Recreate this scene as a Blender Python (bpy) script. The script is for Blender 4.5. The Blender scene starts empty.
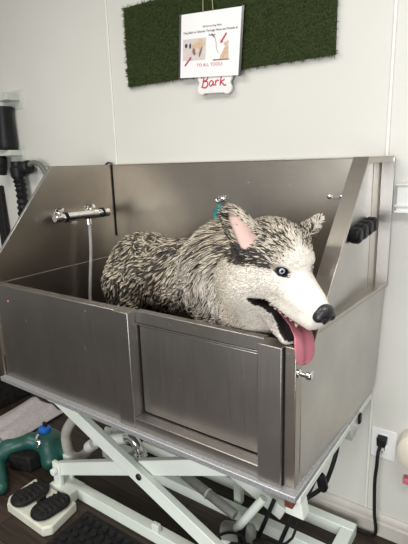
import bpy, bmesh, math, random
import numpy as np
from mathutils import Vector, Matrix
random.seed(7)
RNG = np.random.default_rng(11)
SC = bpy.context.scene
COL = SC.collection
PI = math.pi

# ------------------------------------------------------------------ materials
def newmat(name):
    m = bpy.data.materials.new(name); m.use_nodes = True
    nt = m.node_tree; b = nt.nodes['Principled BSDF']
    return m, nt, b

def noise_mix(nt, b, c1, c2, scale=(8, 8, 8), detail=4, lo=.35, hi=.65, rough=None, bump=0, bscale=None, dist=.002):
    tc = nt.nodes.new('ShaderNodeTexCoord'); mp = nt.nodes.new('ShaderNodeMapping')
    mp.inputs['Scale'].default_value = scale
    nt.links.new(tc.outputs['Object'], mp.inputs['Vector'])
    n = nt.nodes.new('ShaderNodeTexNoise'); n.inputs['Scale'].default_value = 1; n.inputs['Detail'].default_value = detail
    nt.links.new(mp.outputs[0], n.inputs['Vector'])
    r = nt.nodes.new('ShaderNodeValToRGB')
    r.color_ramp.elements[0].position = lo; r.color_ramp.elements[1].position = hi
    r.color_ramp.elements[0].color = (*c1, 1); r.color_ramp.elements[1].color = (*c2, 1)
    nt.links.new(n.outputs['Fac'], r.inputs[0]); nt.links.new(r.outputs[0], b.inputs['Base Color'])
    if rough:
        mr = nt.nodes.new('ShaderNodeMapRange'); mr.inputs['To Min'].default_value = rough[0]; mr.inputs['To Max'].default_value = rough[1]
        nt.links.new(n.outputs['Fac'], mr.inputs['Value']); nt.links.new(mr.outputs[0], b.inputs['Roughness'])
    if bump:
        n2 = n
        if bscale:
            n2 = nt.nodes.new('ShaderNodeTexNoise'); n2.inputs['Scale'].default_value = bscale; n2.inputs['Detail'].default_value = 3
            nt.links.new(tc.outputs['Object'], n2.inputs['Vector'])
        bp = nt.nodes.new('ShaderNodeBump'); bp.inputs['Strength'].default_value = bump; bp.inputs['Distance'].default_value = dist
        nt.links.new(n2.outputs['Fac'], bp.inputs['Height']); nt.links.new(bp.outputs[0], b.inputs['Normal'])
    return tc, n

def plain(name, c, rough=.5, metal=0, c2=None, scale=30, bump=0, **k):
    m, nt, b = newmat(name)
    b.inputs['Metallic'].default_value = metal; b.inputs['Roughness'].default_value = rough
    if c2 is None: c2 = tuple(min(1, x*1.12) for x in c)
    noise_mix(nt, b, c, c2, (scale,)*3, bump=bump, **k)
    return m

def steel(name, c, rough=.33, streak=(3, 3, 180), spots=True):
    """brushed stainless: stretched noise in roughness and bump, a few pale water spots"""
    m, nt, b = newmat(name)
    b.inputs['Metallic'].default_value = 1
    tc, n = noise_mix(nt, b, tuple(x*.9 for x in c), tuple(min(1, x*1.1) for x in c), (5, 5, 5), 5, .3, .7)
    mp = nt.nodes.new('ShaderNodeMapping'); mp.inputs['Scale'].default_value = streak
    nt.links.new(tc.outputs['Object'], mp.inputs['Vector'])
    n2 = nt.nodes.new('ShaderNodeTexNoise'); n2.inputs['Scale'].default_value = 3; n2.inputs['Detail'].default_value = 4
    nt.links.new(mp.outputs[0], n2.inputs['Vector'])
    mr = nt.nodes.new('ShaderNodeMapRange'); mr.inputs['To Min'].default_value = rough-.04; mr.inputs['To Max'].default_value = rough+.07
    nt.links.new(n2.outputs['Fac'], mr.inputs['Value'])
    bp = nt.nodes.new('ShaderNodeBump'); bp.inputs['Strength'].default_value = .03; bp.inputs['Distance'].default_value = .001
    nt.links.new(n2.outputs['Fac'], bp.inputs['Height']); nt.links.new(bp.outputs[0], b.inputs['Normal'])
    if spots:
        v = nt.nodes.new('ShaderNodeTexNoise'); v.inputs['Scale'].default_value = 45; v.inputs['Detail'].default_value = 6
        nt.links.new(tc.outputs['Object'], v.inputs['Vector'])
        rr = nt.nodes.new('ShaderNodeMapRange'); rr.inputs['From Min'].default_value = .69; rr.inputs['From Max'].default_value = .78
        rr.inputs['To Max'].default_value = .25
        nt.links.new(v.outputs['Fac'], rr.inputs['Value'])
        ad = nt.nodes.new('ShaderNodeMath'); ad.operation = 'ADD'
        nt.links.new(mr.outputs[0], ad.inputs[0]); nt.links.new(rr.outputs[0], ad.inputs[1])
        nt.links.new(ad.outputs[0], b.inputs['Roughness'])
    else:
        nt.links.new(mr.outputs[0], b.inputs['Roughness'])
    return m

def matte(m, v=.18):
    m.node_tree.nodes['Principled BSDF'].inputs['Specular IOR Level'].default_value = v; return m

def vcol(name, rough=.55, spec=.3, bump=0, sss=0):
    m, nt, b = newmat(name)
    a = nt.nodes.new('ShaderNodeVertexColor'); a.layer_name = 'Col'
    nt.links.new(a.outputs['Color'], b.inputs['Base Color'])
    b.inputs['Roughness'].default_value = rough; b.inputs['Specular IOR Level'].default_value = spec
    if sss:
        b.inputs['Subsurface Weight'].default_value = sss; b.inputs['Subsurface Radius'].default_value = (.01, .004, .003)
        b.inputs['Subsurface Scale'].default_value = .5
    if bump:
        n = nt.nodes.new('ShaderNodeTexNoise'); n.inputs['Scale'].default_value = 250
        bp = nt.nodes.new('ShaderNodeBump'); bp.inputs['Strength'].default_value = bump; bp.inputs['Distance'].default_value = .001
        nt.links.new(n.outputs['Fac'], bp.inputs['Height']); nt.links.new(bp.outputs[0], b.inputs['Normal'])
    return m

M = dict(
    wall=plain('wall_paint', (.60, .590, .532), .42, c2=(.645, .635, .578), scale=1.2, bump=.35, bscale=260, dist=.0015),
    batten=plain('batten_paint', (.70, .69, .63), .4, scale=6),
    base=plain('baseboard_paint', (.44, .41, .355), .4, c2=(.56, .53, .47), scale=7),
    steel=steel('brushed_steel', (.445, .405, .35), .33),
    steel_shaded=steel('brushed_steel_shaded', (.375, .355, .33), .37, (110, 2, 2)),  # same steel, darkened in its colour for the dim reflections on the front
    steel_lit=steel('brushed_steel_lit', (.53, .515, .49), .33, (3, 3, 120)),  # same steel, lightened in its colour for faces that mirror the bright wall
    oldcream=plain('yellowed_enamel', (.56, .56, .45), .42, c2=(.66, .66, .55), scale=14),
    galv=plain('galvanised_lip', (.36, .36, .365), .5, .7, c2=(.56, .56, .565), scale=260, lo=.4, hi=.6),
    chrome=plain('chrome', (.78, .78, .78), .12, 1),
    darkmetal=plain('dark_metal', (.12, .12, .12), .35, 1),
    lift=plain('cream_enamel', (.74, .79, .70), .38, c2=(.80, .845, .765), scale=5),
    black=matte(plain('black_plastic', (.008, .008, .009), .45, c2=(.014, .014, .015), scale=60), .22),
    greypipe=plain('dark_grey_pipe', (.13, .13, .115), .5),
    rubber=matte(plain('black_rubber', (.008, .0075, .0075), .6, c2=(.018, .017, .017), scale=40)),
    seal_and_gap=matte(plain('black_seal_and_gap', (.006, .006, .006), .6)),
    rust=plain('rusty_bracket', (.10, .022, .010), .7, c2=(.20, .055, .025), scale=70),
    hose=plain('beige_hose', (.40, .385, .33), .45, c2=(.48, .46, .40), scale=20),
    greyhose=plain('grey_hose', (.25, .25, .235), .5, c2=(.33, .33, .31), scale=18),
    whiteplastic=plain('white_plastic', (.74, .74, .71), .35, c2=(.8, .8, .77), scale=12),
    cream=plain('cream_plastic', (.74, .67, .53), .3, c2=(.8, .73, .6), scale=9),
    paper=plain('paper', (.78, .76, .75), .35, c2=(.82, .80, .79), scale=10),
    bone=plain('white_board', (.72, .70, .67), .5, scale=14),
    ink=plain('black_ink', (.03, .03, .035), .6),
    red=plain('red_ink', (.45, .03, .06), .55),
    pic=plain('picture_pale', (.55, .49, .46), .5, c2=(.62, .56, .53), scale=60),
    tan=plain('picture_tan', (.52, .36, .24), .5, c2=(.64, .47, .34), scale=90),
    brown=plain('picture_brown', (.17, .10, .07), .5, c2=(.26, .17, .12), scale=90),
    string=plain('twine', (.36, .33, .16), .7),
    turf=plain('turf_backing', (.018, .028, .010), .9),
    teal=plain('teal_plastic', (.010, .062, .050), .4, c2=(.018, .098, .078), scale=9),
    blue=plain('blue_plastic', (.01, .13, .52), .35),
    clear=plain('clear_plastic', (.50, .52, .46), .2, c2=(.58, .60, .54), scale=10),
    tealclip=plain('teal_clip', (.03, .20, .20), .3, .4, c2=(.10, .42, .42), scale=90),
    pink=plain('pink_plastic', (.55, .12, .17), .5),
    coat=vcol('dog_coat', .55, .35), skin=vcol('dog_skin', .5, .35),
    tongue=vcol('dog_tongue', .32, .5, .25, .25),
    nose=plain('dog_nose', (.010, .010, .011), .35, c2=(.03, .03, .032), scale=400, bump=.4, dist=.001),
    teeth=plain('dog_teeth', (.62, .52, .34), .3, c2=(.72, .64, .48), scale=200),
    eyedark=plain('eye_dark', (.008, .007, .007), .12),
    iris=plain('eye_iris', (.24, .29, .34), .12, c2=(.42, .48, .54), scale=500),
)
def towel_mat():
    return plain('white_towel_cloth', (.50, .46, .46), .9, c2=(.60, .56, .56), scale=50, bump=.3, dist=.003)
M['towel'] = towel_mat()
def floor_mat():
    m, nt, b = newmat('dark_plank_floor')
    tc = nt.nodes.new('ShaderNodeTexCoord'); mp = nt.nodes.new('ShaderNodeMapping'); nt.links.new(tc.outputs['Object'], mp.inputs['Vector'])
    br = nt.nodes.new('ShaderNodeTexBrick'); br.inputs['Scale'].default_value = 1
    br.inputs['Brick Width'].default_value = 1.2; br.inputs['Row Height'].default_value = .16; br.inputs['Mortar Size'].default_value = .0022
    br.inputs['Color1'].default_value = (.036, .025, .018, 1); br.inputs['Color2'].default_value = (.056, .038, .027, 1); br.inputs['Mortar'].default_value = (.01, .008, .006, 1)
    nt.links.new(mp.outputs[0], br.inputs['Vector'])
    m2 = nt.nodes.new('ShaderNodeMapping'); m2.inputs['Scale'].default_value = (2, 40, 1); nt.links.new(tc.outputs['Object'], m2.inputs['Vector'])
    n = nt.nodes.new('ShaderNodeTexNoise'); n.inputs['Scale'].default_value = 1.5; n.inputs['Detail'].default_value = 6; nt.links.new(m2.outputs[0], n.inputs['Vector'])
    r = nt.nodes.new('ShaderNodeValToRGB'); r.color_ramp.elements[0].color = (.5, .48, .45, 1); r.color_ramp.elements[1].color = (1.35, 1.3, 1.25, 1)
    r.color_ramp.elements[0].position = .3; r.color_ramp.elements[1].position = .7
    nt.links.new(n.outputs['Fac'], r.inputs[0])
    mx = nt.nodes.new('ShaderNodeMix'); mx.data_type = 'RGBA'; mx.blend_type = 'MULTIPLY'; mx.inputs['Factor'].default_value = 1
    nt.links.new(br.outputs['Color'], mx.inputs['A']); nt.links.new(r.outputs[0], mx.inputs['B'])
    nt.links.new(mx.outputs['Result'], b.inputs['Base Color']); b.inputs['Roughness'].default_value = .5; b.inputs['Specular IOR Level'].default_value = .3
    return m
M['floor'] = floor_mat()

# ------------------------------------------------------------------ mesh helpers
def box(bm, lo, hi, rot=None, about=None):
    lo, hi = Vector(lo), Vector(hi); c = (lo+hi)/2; s = hi-lo
    r = bmesh.ops.create_cube(bm, size=1, matrix=Matrix.Translation(c) @ Matrix.Diagonal((*s, 1)))
    if rot is not None: bmesh.ops.transform(bm, matrix=rot, verts=r['verts'], space=Matrix.Translation(-(Vector(about) if about else c)))
    return r['verts']

def prism(bm, pts, vec):
    """extrude a planar 3D polygon by vec"""
    a = [bm.verts.new(p) for p in pts]; v = Vector(vec); b = [bm.verts.new(Vector(p)+v) for p in pts]
    n = len(pts); fs = [bm.faces.new(a), bm.faces.new(b[::-1])]
    for i in range(n): fs.append(bm.faces.new((a[i], b[i], b[(i+1) % n], a[(i+1) % n])))
    bmesh.ops.recalc_face_normals(bm, faces=fs)

def bar(bm, a, b, w, h, side=(0, 1, 0)):
    """a bar from a to b; w across 'side', h across the other direction"""
    a, b = Vector(a), Vector(b); d = (b-a).normalized(); s = Vector(side); s = (s-d*s.dot(d)).normalized(); u = d.cross(s)
    q = [a+s*(i*w/2)+u*(j*h/2) for i, j in ((-1, -1), (1, -1), (1, 1), (-1, 1))]
    prism(bm, q, b-a)

def spline(pts, n=8):
    P = [Vector(p) for p in pts]; out = []
    if len(P) < 3: return P
    for i in range(len(P)-1):
        p0 = P[i-1] if i else P[0]*2-P[1]; p1, p2 = P[i], P[i+1]; p3 = P[i+2] if i+2 < len(P) else P[-1]*2-P[-2]
        for k in range(n):
            t = k/n
            out.append(.5*((2*p1)+(p2-p0)*t+(2*p0-5*p1+4*p2-p3)*t*t+(3*p1-p0-3*p2+p3)*t**3))
    out.append(P[-1]); return out

def tube(bm, path, r, seg=10, cap=True, flat=None):
    P = [Vector(p) for p in path]; n = len(P); rings = []
    nrm = None
    for i, p in enumerate(P):
        t = (P[min(i+1, n-1)]-P[max(i-1, 0)]).normalized()
        if nrm is None:
            nrm = t.orthogonal().normalized() if flat is None else (Vector(flat)-t*Vector(flat).dot(t)).normalized()
        nrm = (nrm-t*nrm.dot(t)).normalized(); bi = t.cross(nrm)
        rr = r(i/(n-1)) if callable(r) else r
        rings.append([bm.verts.new(p+nrm*math.cos(2*PI*k/seg)*rr+bi*math.sin(2*PI*k/seg)*rr) for k in range(seg)])
    for a, b in zip(rings, rings[1:]):
        for k in range(seg): bm.faces.new((a[k], a[(k+1) % seg], b[(k+1) % seg], b[k]))
    if cap: bm.faces.new(rings[0][::-1]); bm.faces.new(rings[-1])

def lathe(bm, prof, origin, axis, seg=24):
    """profile [(dist along axis, radius)]"""
    ax = Vector(axis).normalized(); u = ax.orthogonal().normalized(); v = ax.cross(u); o = Vector(origin); rings = []
    for h, r in prof: rings.append([bm.verts.new(o+ax*h+(u*math.cos(2*PI*k/seg)+v*math.sin(2*PI*k/seg))*max(r, 1e-4)) for k in range(seg)])
    for a, b in zip(rings, rings[1:]):
        for k in range(seg): bm.faces.new((a[k], a[(k+1) % seg], b[(k+1) % seg], b[k]))
    bm.faces.new(rings[0][::-1]); bm.faces.new(rings[-1])

def obj(name, bm, mat, parent=None, bevel=0, smooth=True, seg=2):
    me = bpy.data.meshes.new(name)
    bmesh.ops.recalc_face_normals(bm, faces=bm.faces[:])
    bm.to_mesh(me); bm.free()
    o = bpy.data.objects.new(name, me); COL.objects.link(o)
    me.materials.append(mat)
    if smooth:
        me.polygons.foreach_set('use_smooth', [True]*len(me.polygons))
        me.set_sharp_from_angle(angle=math.radians(35))
    if bevel:
        md = o.modifiers.new('bevel', 'BEVEL'); md.width = bevel; md.segments = seg; md.limit_method = 'ANGLE'; md.angle_limit = math.radians(40)
    if parent is not None:
        o.parent = parent; o.matrix_parent_inverse = Matrix.Translation(-Vector(parent.location))
    return o

def B(): return bmesh.new()

def tag(o, label, cat, group=None, kind=None):
    if label: o['label'] = label
    if cat: o['category'] = cat
    if group: o['group'] = group
    if kind: o['kind'] = kind
    return o

def thing(name, label, cat, loc=(0, 0, 0), group=None):
    o = bpy.data.objects.new(name, None); COL.objects.link(o); o.location = loc; o.empty_display_size = .05
    return tag(o, label, cat, group)

def struct(name, bm, mat, **k):
    o = obj(name, bm, mat, **k); o['kind'] = 'structure'; return o

def lab(o, t): o['label'] = t; return o

def np_mesh(name, V, quads, tris, mat, parent=None, col=None, smooth=True):
    me = bpy.data.meshes.new(name); V = np.asarray(V, np.float32)
    nq = len(quads) if quads is not None else 0; nt_ = len(tris) if tris is not None else 0
    me.vertices.add(len(V)); me.vertices.foreach_set('co', V.ravel())
    loops = np.concatenate([np.asarray(quads, np.int32).ravel() if nq else np.zeros(0, np.int32), np.asarray(tris, np.int32).ravel() if nt_ else np.zeros(0, np.int32)])
    me.loops.add(len(loops)); me.loops.foreach_set('vertex_index', loops)
    start = np.concatenate([np.arange(nq)*4, nq*4+np.arange(nt_)*3]).astype(np.int32)
    me.polygons.add(nq+nt_); me.polygons.foreach_set('loop_start', start)
    me.polygons.foreach_set('use_smooth', np.full(nq+nt_, smooth))
    me.update(calc_edges=True); me.validate()
    if col is not None:
        ca = me.color_attributes.new('Col', 'FLOAT_COLOR', 'POINT')
        c4 = np.ones((len(V), 4), np.float32); c4[:, :3] = col; ca.data.foreach_set('color', c4.ravel())
    me.materials.append(mat)
    o = bpy.data.objects.new(name, me); COL.objects.link(o)
    if parent is not None:
        o.parent = parent; o.matrix_parent_inverse = Matrix.Translation(-Vector(parent.location))
    return o

def text_mesh(body, size, mat, name, parent, mat4, extrude=.0004, shear=0, align='CENTER', width=1):
    cu = bpy.data.curves.new('t', 'FONT'); cu.body = body; cu.size = size; cu.extrude = extrude; cu.align_x = align; cu.shear = shear; cu.space_character = width
    o = bpy.data.objects.new('t', cu); COL.objects.link(o)
    dg = bpy.context.evaluated_depsgraph_get(); me = bpy.data.meshes.new_from_object(o.evaluated_get(dg))
    bpy.data.objects.remove(o); bpy.data.curves.remove(cu)
    me.name = name; me.materials.clear(); me.materials.append(mat); me.transform(mat4)
    r = bpy.data.objects.new(name, me); COL.objects.link(r)
    if parent is not None:
        r.parent = parent; r.matrix_parent_inverse = Matrix.Translation(-Vector(parent.location))
    return r

# ------------------------------------------------------------------ implicit surfaces (dog, green cleaner)
def smin(a, b, k):
    h = np.maximum(k-np.abs(a-b), 0)/k; return np.minimum(a, b)-h*h*k*.25
def smax(a, b, k): return -smin(-a, -b, k)

def f_cone(a, b, ra, rb):
    a, b = np.array(a, float), np.array(b, float); ba = b-a; L2 = ba@ba
    def f(p):
        t = np.clip(((p-a)@ba)/L2, 0, 1)
        return np.linalg.norm(p-a-t[..., None]*ba, axis=-1)-(ra+(rb-ra)*t)
    lo = np.minimum(a-ra, b-rb); hi = np.maximum(a+ra, b+rb); return f, lo, hi
def f_ell(c, r, rot=None):
    c, r = np.array(c, float), np.array(r, float)
    def f(p):
        q = p-c
        if rot is not None: q = q@rot      # columns of rot = axes
        k0 = np.linalg.norm(q/r, axis=-1); k1 = np.linalg.norm(q/(r*r), axis=-1)
        return k0*(k0-1)/np.maximum(k1, 1e-6)
    m = r.max() if rot is not None else r
    return f, c-m, c+m
def f_squash(fn, c, axis, s):
    """compress shape along an axis by s (<1) about c"""
    f0, lo, hi = fn; c = np.array(c, float); ax = np.array(axis, float); ax /= np.linalg.norm(ax)
    def f(p):
        d = (p-c)@ax; return f0(p+(d*(1/s-1))[..., None]*ax)*(s if s < 1 else 1)
    if s > 1: e = (hi-lo).max()*(s-1)/2; lo, hi = lo-e, hi+e
    return f, lo, hi
def f_local(fn, pos, R, s):
    """shape given in local coords; world = pos + s*R@local"""
    f0, lo, hi = fn; pos = np.array(pos, float)
    def f(p): return f0(((p-pos)@R)/s)*s
    cs = np.array([[x, y, z] for x in (lo[0], hi[0]) for y in (lo[1], hi[1]) for z in (lo[2], hi[2])])@R.T*s+pos
    return f, cs.min(0), cs.max(0)

class SDF:
    def __init__(s): s.ops = []
    def add(s, fn, k=.03): s.ops.append(('u', fn, k)); return s
    def sub(s, fn, k=.01): s.ops.append(('s', fn, k)); return s
    def pts(s, P):
        d = np.full(len(P), 1., np.float64)
        for op, (f, lo, hi), k in s.ops:
            v = f(P); d = smin(d, v, k) if op == 'u' else smax(d, -v, k)
        return d
    def grad(s, P, e=.0015):
        g = np.stack([s.pts(P+np.eye(3)[i]*e)-s.pts(P-np.eye(3)[i]*e) for i in range(3)], -1)
        return g/np.maximum(np.linalg.norm(g, axis=1, keepdims=True), 1e-9)
    def mesh(s, lo, hi, h):
        lo, hi = np.array(lo, float), np.array(hi, float); n = np.ceil((hi-lo)/h).astype(int)+1
        vol = np.full(n, 1., np.float32); ax = [lo[i]+h*np.arange(n[i]) for i in range(3)]
        for op, (f, l, u), k in s.ops:
            m = .02+k
            i0 = np.clip(np.floor((l-m-lo)/h).astype(int), 0, n); i1 = np.clip(np.ceil((u+m-lo)/h).astype(int)+1, 0, n)
            if (i1 <= i0).any(): continue
            sl = tuple(slice(a, b) for a, b in zip(i0, i1))
            G = np.stack(np.meshgrid(*[ax[i][sl[i]] for i in range(3)], indexing='ij'), -1)
            v = f(G)
            vol[sl] = smin(vol[sl], v, k) if op == 'u' else smax(vol[sl], -v, k)
        ins = vol < 0
        c = np.zeros(n-1, np.int8); acc = np.zeros((*(n-1), 3), np.float32); cnt = np.zeros(n-1, np.float32)
        corner = [(i, j, k) for i in (0, 1) for j in (0, 1) for k in (0, 1)]
        S = lambda a, o: a[o[0]:n[0]-1+o[0], o[1]:n[1]-1+o[1], o[2]:n[2]-1+o[2]]
        for o in corner: c += S(ins, o)
        for a in corner:
            for d in range(3):
                if a[d]: continue
                b = list(a); b[d] = 1
                va, vb = S(vol, a), S(vol, b); cr = (va < 0) != (vb < 0)
                t = np.where(cr, va/np.where(cr, va-vb, 1), 0)
                for q in range(3): acc[..., q] += np.where(cr, a[q]+(t if q == d else 0), 0)
                cnt += cr
        act = (c > 0) & (c < 8); idx = np.full(n-1, -1, np.int64); idx[act] = np.arange(act.sum())
        V = (np.argwhere(act)+acc[act]/cnt[act][:, None])*h+lo
        F = []
        for d in range(3):
            e1, e2 = [(1, 2), (2, 0), (0, 1)][d]
            sl0 = [slice(1, n[q]-1) for q in range(3)]; sl0[d] = slice(0, n[d]-1)
            sl1 = list(sl0); sl1[d] = slice(1, n[d])
            A, Bv = ins[tuple(sl0)], ins[tuple(sl1)]
            w = np.argwhere(A != Bv); w[:, e1] += 1; w[:, e2] += 1
            fl = A[A != Bv]
            def I(o1, o2):
                u = w.copy(); u[:, e1] -= o1; u[:, e2] -= o2; return idx[u[:, 0], u[:, 1], u[:, 2]]
            q = np.stack([I(1, 1), I(0, 1), I(0, 0), I(1, 0)], 1); q[~fl] = q[~fl][:, ::-1]; F.append(q)
        F = np.concatenate(F)
        for _ in range(3):
            g = s.grad(V); V = V-g*np.clip(s.pts(V), -.004, .004)[:, None]
        return V, F

def tufts(P, N, D, L, W, c0, c1, lift, bend=.35, flat=.5):
    """curved tapered locks: roots P, normals N, tangent flow D, length L, half width W, root and tip colours"""
    n = len(P); D = D-N*(D*N).sum(1, keepdims=True); D /= np.maximum(np.linalg.norm(D, axis=1, keepdims=True), 1e-6)
    side = np.cross(N, D); ts = np.array([0, .4, .75, 1.]); ws = np.array([.85, .95, .48, 0])
    V = np.zeros((n, 10, 3)); C_ = np.zeros((n, 10, 3))
    for k in range(4):
        t = ts[k]
        ctr = P-N*.0008+D*(L*t*np.cos(lift*(1-bend*t)))[:, None]+N*(L*np.sin(lift)*(t-bend*t*t))[:, None]
        col = c0*(1-t)+c1*t
        if k < 3:
            V[:, k*3] = ctr+side*(W*ws[k])[:, None]; V[:, k*3+1] = ctr-side*(W*ws[k])[:, None]; V[:, k*3+2] = ctr+N*(W*ws[k]*flat)[:, None]
            C_[:, k*3:k*3+3] = col[:, None]
        else: V[:, 9] = ctr; C_[:, 9] = col
    o = (np.arange(n)*10)[:, None]; q = []
    for k in (0, 3):
        for a, b in ((0, 2), (2, 1), (1, 0)): q.append(o+np.array([[k+a, k+b, k+3+b, k+3+a]]))
    t = [o+np.array([[6+a, 6+b, 9]]) for a, b in ((0, 2), (2, 1), (1, 0))]
    return V.reshape(-1, 3), np.concatenate(q), np.concatenate(t), C_.reshape(-1, 3)

def join_tufts(lst):
    V, Q, T, C_ = [], [], [], []; o = 0
    for v, q, t, c in lst: V.append(v); Q.append(q+o); T.append(t+o); C_.append(c); o += len(v)
    return np.concatenate(V), np.concatenate(Q), np.concatenate(T), np.concatenate(C_)

def sample(V, F, n):
    a = V[F[:, 0]]; b = V[F[:, 1]]; c = V[F[:, 2]]; d = V[F[:, 3]]
    ar = np.linalg.norm(np.cross(c-a, d-b), axis=1); i = RNG.choice(len(F), n, p=ar/ar.sum())
    u, v = RNG.random((2, n, 1))
    return (a[i]*(1-u)+b[i]*u)*(1-v)+(d[i]*(1-u)+c[i]*u)*v

# ------------------------------------------------------------------ room
WY = .705
b = B(); box(b, (-3.2, -4, -.05), (3.4, WY+.1, 0)); struct('floor', b, M['floor'])
b = B(); box(b, (-3.2, WY, 0), (3.4, WY+.1, 2.7)); struct('wall_back', b, M['wall'])
for i, x in enumerate((.016, 1.279)):
    b = B(); box(b, (x-.005, WY-.006, .0925), (x+.005, WY, 2.7)); struct('trim_%d' % (i+1), b, M['batten'], bevel=.002)
b = B()
prism(b, [(-3.2, WY, 0), (-3.2, WY-.02, 0), (-3.2, WY-.02, .055), (-3.2, WY-.014, .062), (-3.2, WY-.014, .078), (-3.2, WY-.005, .092), (-3.2, WY, .092)], (6.5, 0, 0))
struct('baseboard_back', b, M['base'])

# ------------------------------------------------------------------ the tub
Z0, ZR, ZT = .635, 1.024, 1.464
YB = .68
tub = thing('dog_bath_tub', 'stainless steel dog washing tub raised on a cream scissor lift', 'dog bath', (.63, .34, Z0))
def S(name, bm, mat='steel', bevel=.0015, **k): return obj(name, bm, M[mat], tub, bevel=bevel, **k)
b = B(); box(b, (-.014, -.016, .617), (1.284, .69, .635)); lab(S('tray_lip', b, 'galv', .002), 'speckled bright metal lip under the tub')
# front: flush left sheet, two proud posts, a recessed door bay, corner strip
b = B(); box(b, (0, .008, .635), (.655, .045, ZR)); S('front_panel', b, 'steel_shaded', .002)
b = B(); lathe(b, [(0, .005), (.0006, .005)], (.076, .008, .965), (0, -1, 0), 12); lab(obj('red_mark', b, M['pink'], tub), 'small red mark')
b = B(); box(b, (.655, 0, .635), (.722, .05, ZR)); S('front_post', b, 'steel_shaded', .002)
b = B(); box(b, (1.17, -.004, .635), (1.237, .05, ZR)); S('front_post', b, 'steel_shaded', .002)
b = B(); box(b, (.722, .002, .635), (1.17, .06, .672)); S('front_sill', b, 'steel_shaded', .002)
b = B(); box(b, (.722, .035, .985), (1.17, .06, ZR)); S('front_top_rail', b, 'steel_shaded', .002)
b = B(); box(b, (.728, .043, .676), (1.168, .056, .975)); door = S('gate_panel', b, 'steel_shaded', .003)
b = B(); box(b, (.722, .04, .976), (1.17, .05, .982)); obj('gate_bead', b, M['steel_lit'], door, bevel=.001)
b = B(); box(b, (.7225, .0475, .668), (.728, .058, .985)); obj('gate_gap', b, M['seal_and_gap'], door)
b = B(); box(b, (1.237, .012, .635), (1.268, .05, ZR)); S('corner_strip', b, 'steel', .002)
b = B(); box(b, (1.2372, .007, .636), (1.2395, .013, ZR-.002)); obj('corner_gap_shade', b, M['seal_and_gap'], tub)  # black strip standing in for the shade in the corner recess
# right lower side (slightly flared towards the back) and its rim ledge
b = B(); prism(b, [(1.270, .045, Z0), (1.290, YB, Z0), (1.302, YB+.008, ZR), (1.267, .045, ZR)], (-.03, 0, 0)); S('side_panel', b, 'steel_lit', .001)
b = B(); prism(b, [(1.226, .05, ZR), (1.270, .012, ZR), (1.312, YB+.01, ZR), (1.240, YB+.01, ZR)], (0, 0, .008)); S('side_ledge', b, 'steel', .002)
b = B(); prism(b, [(1.270, .012, ZR+.008), (1.312, YB+.01, ZR+.008), (1.306, YB+.01, ZR+.008), (1.264, .012, ZR+.008)], (0, 0, .006)); S('ledge_bead', b, 'steel_lit', .001)
# right wing: plate, outward flanges
XP, XO = 1.262, 1.307
b = B(); prism(b, [(XP, .02, ZR), (XP, .403, ZT), (XP, YB, ZT), (XP, YB, ZR)], (.003, 0, 0)); wing = S('wing_panel', b, 'steel_lit', 0)
b = B(); prism(b, [(XP, .02, ZR+.01), (XP, .403, ZT), (XP, .400, ZT+.003), (XP, .016, ZR+.01)], (XO-XP, 0, 0)); obj('slanted_flange', b, M['steel'], wing, bevel=.001)
b = B(); box(b, (XP, .402, ZT), (XO, YB+.012, ZT+.003)); box(b, (XO-.004, .402, ZT-.016), (XO, YB+.012, ZT)); obj('top_flange', b, M['steel'], wing, bevel=.001)
b = B(); prism(b, [(XO-.002, .02, ZR+.01), (XO-.002, .403, ZT), (XO-.002, .408, ZT-.004), (XO-.002, .027, ZR+.01)], (.002, 0, 0)); obj('flange_lip', b, M['steel_lit'], wing)
b = B(); box(b, (XP, .60, ZR), (1.2665, YB, ZT-.004)); obj('back_fold', b, M['steel'], wing, bevel=.001)
b = B(); box(b, (1.2695, YB+.001, ZR), (XO+.004, YB+.008, ZT)); obj('back_flange', b, M['steel_lit'], wing, bevel=.001)
# left wing
b = B(); prism(b, [(0, -.0, 1.083), (0, .331, ZT), (0, YB, ZT), (0, YB, ZR-.3), (0, 0, ZR-.3)], (-.004, 0, 0)); lw = S('wing_panel', b, 'steel', 0)
b = B(); prism(b, [(0.001, 0, 1.083), (0.001, .331, ZT), (0.001, .327, ZT+.003), (0.001, -.004, 1.083)], (-.014, 0, 0)); obj('slanted_flange', b, M['steel_lit'], lw, bevel=.0008)
b = B(); box(b, (-.05, .33, ZT), (0, YB+.01, ZT+.003)); obj('top_flange', b, M['steel'], lw, bevel=.0008)
b = B(); box(b, (0.0, .045, ZR-.29), (.004, YB, ZR)); obj('lower_lining', b, M['steel'], lw, bevel=.001)
b = B(); box(b, (-.03, 0, Z0), (-.004, YB, ZR)); S('side_panel', b, 'steel', .002)
# back, floor
b = B(); box(b, (0, YB, Z0), (1.268, YB+.015, ZT)); box(b, (0, YB-.002, ZT-.002), (XP, YB+.018, ZT+.002)); S('back_panel', b, 'steel', .001)
b = B(); box(b, (.004, .05, .695), (1.235, YB, .705)); S('tub_floor', b, 'rubber', 0)
b = B(); box(b, (.001, YB-.005, 1.12), (.0045, YB, ZT+.002)); obj('corner_seal', b, M['seal_and_gap'], tub)
b = B(); tube(b, spline([(-.045, YB+.004, ZT+.002), (-.022, YB+.002, ZT+.012), (.0, YB+.004, ZT+.006)]), .005, 8); obj('corner_clip', b, M['darkmetal'], tub)
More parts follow.
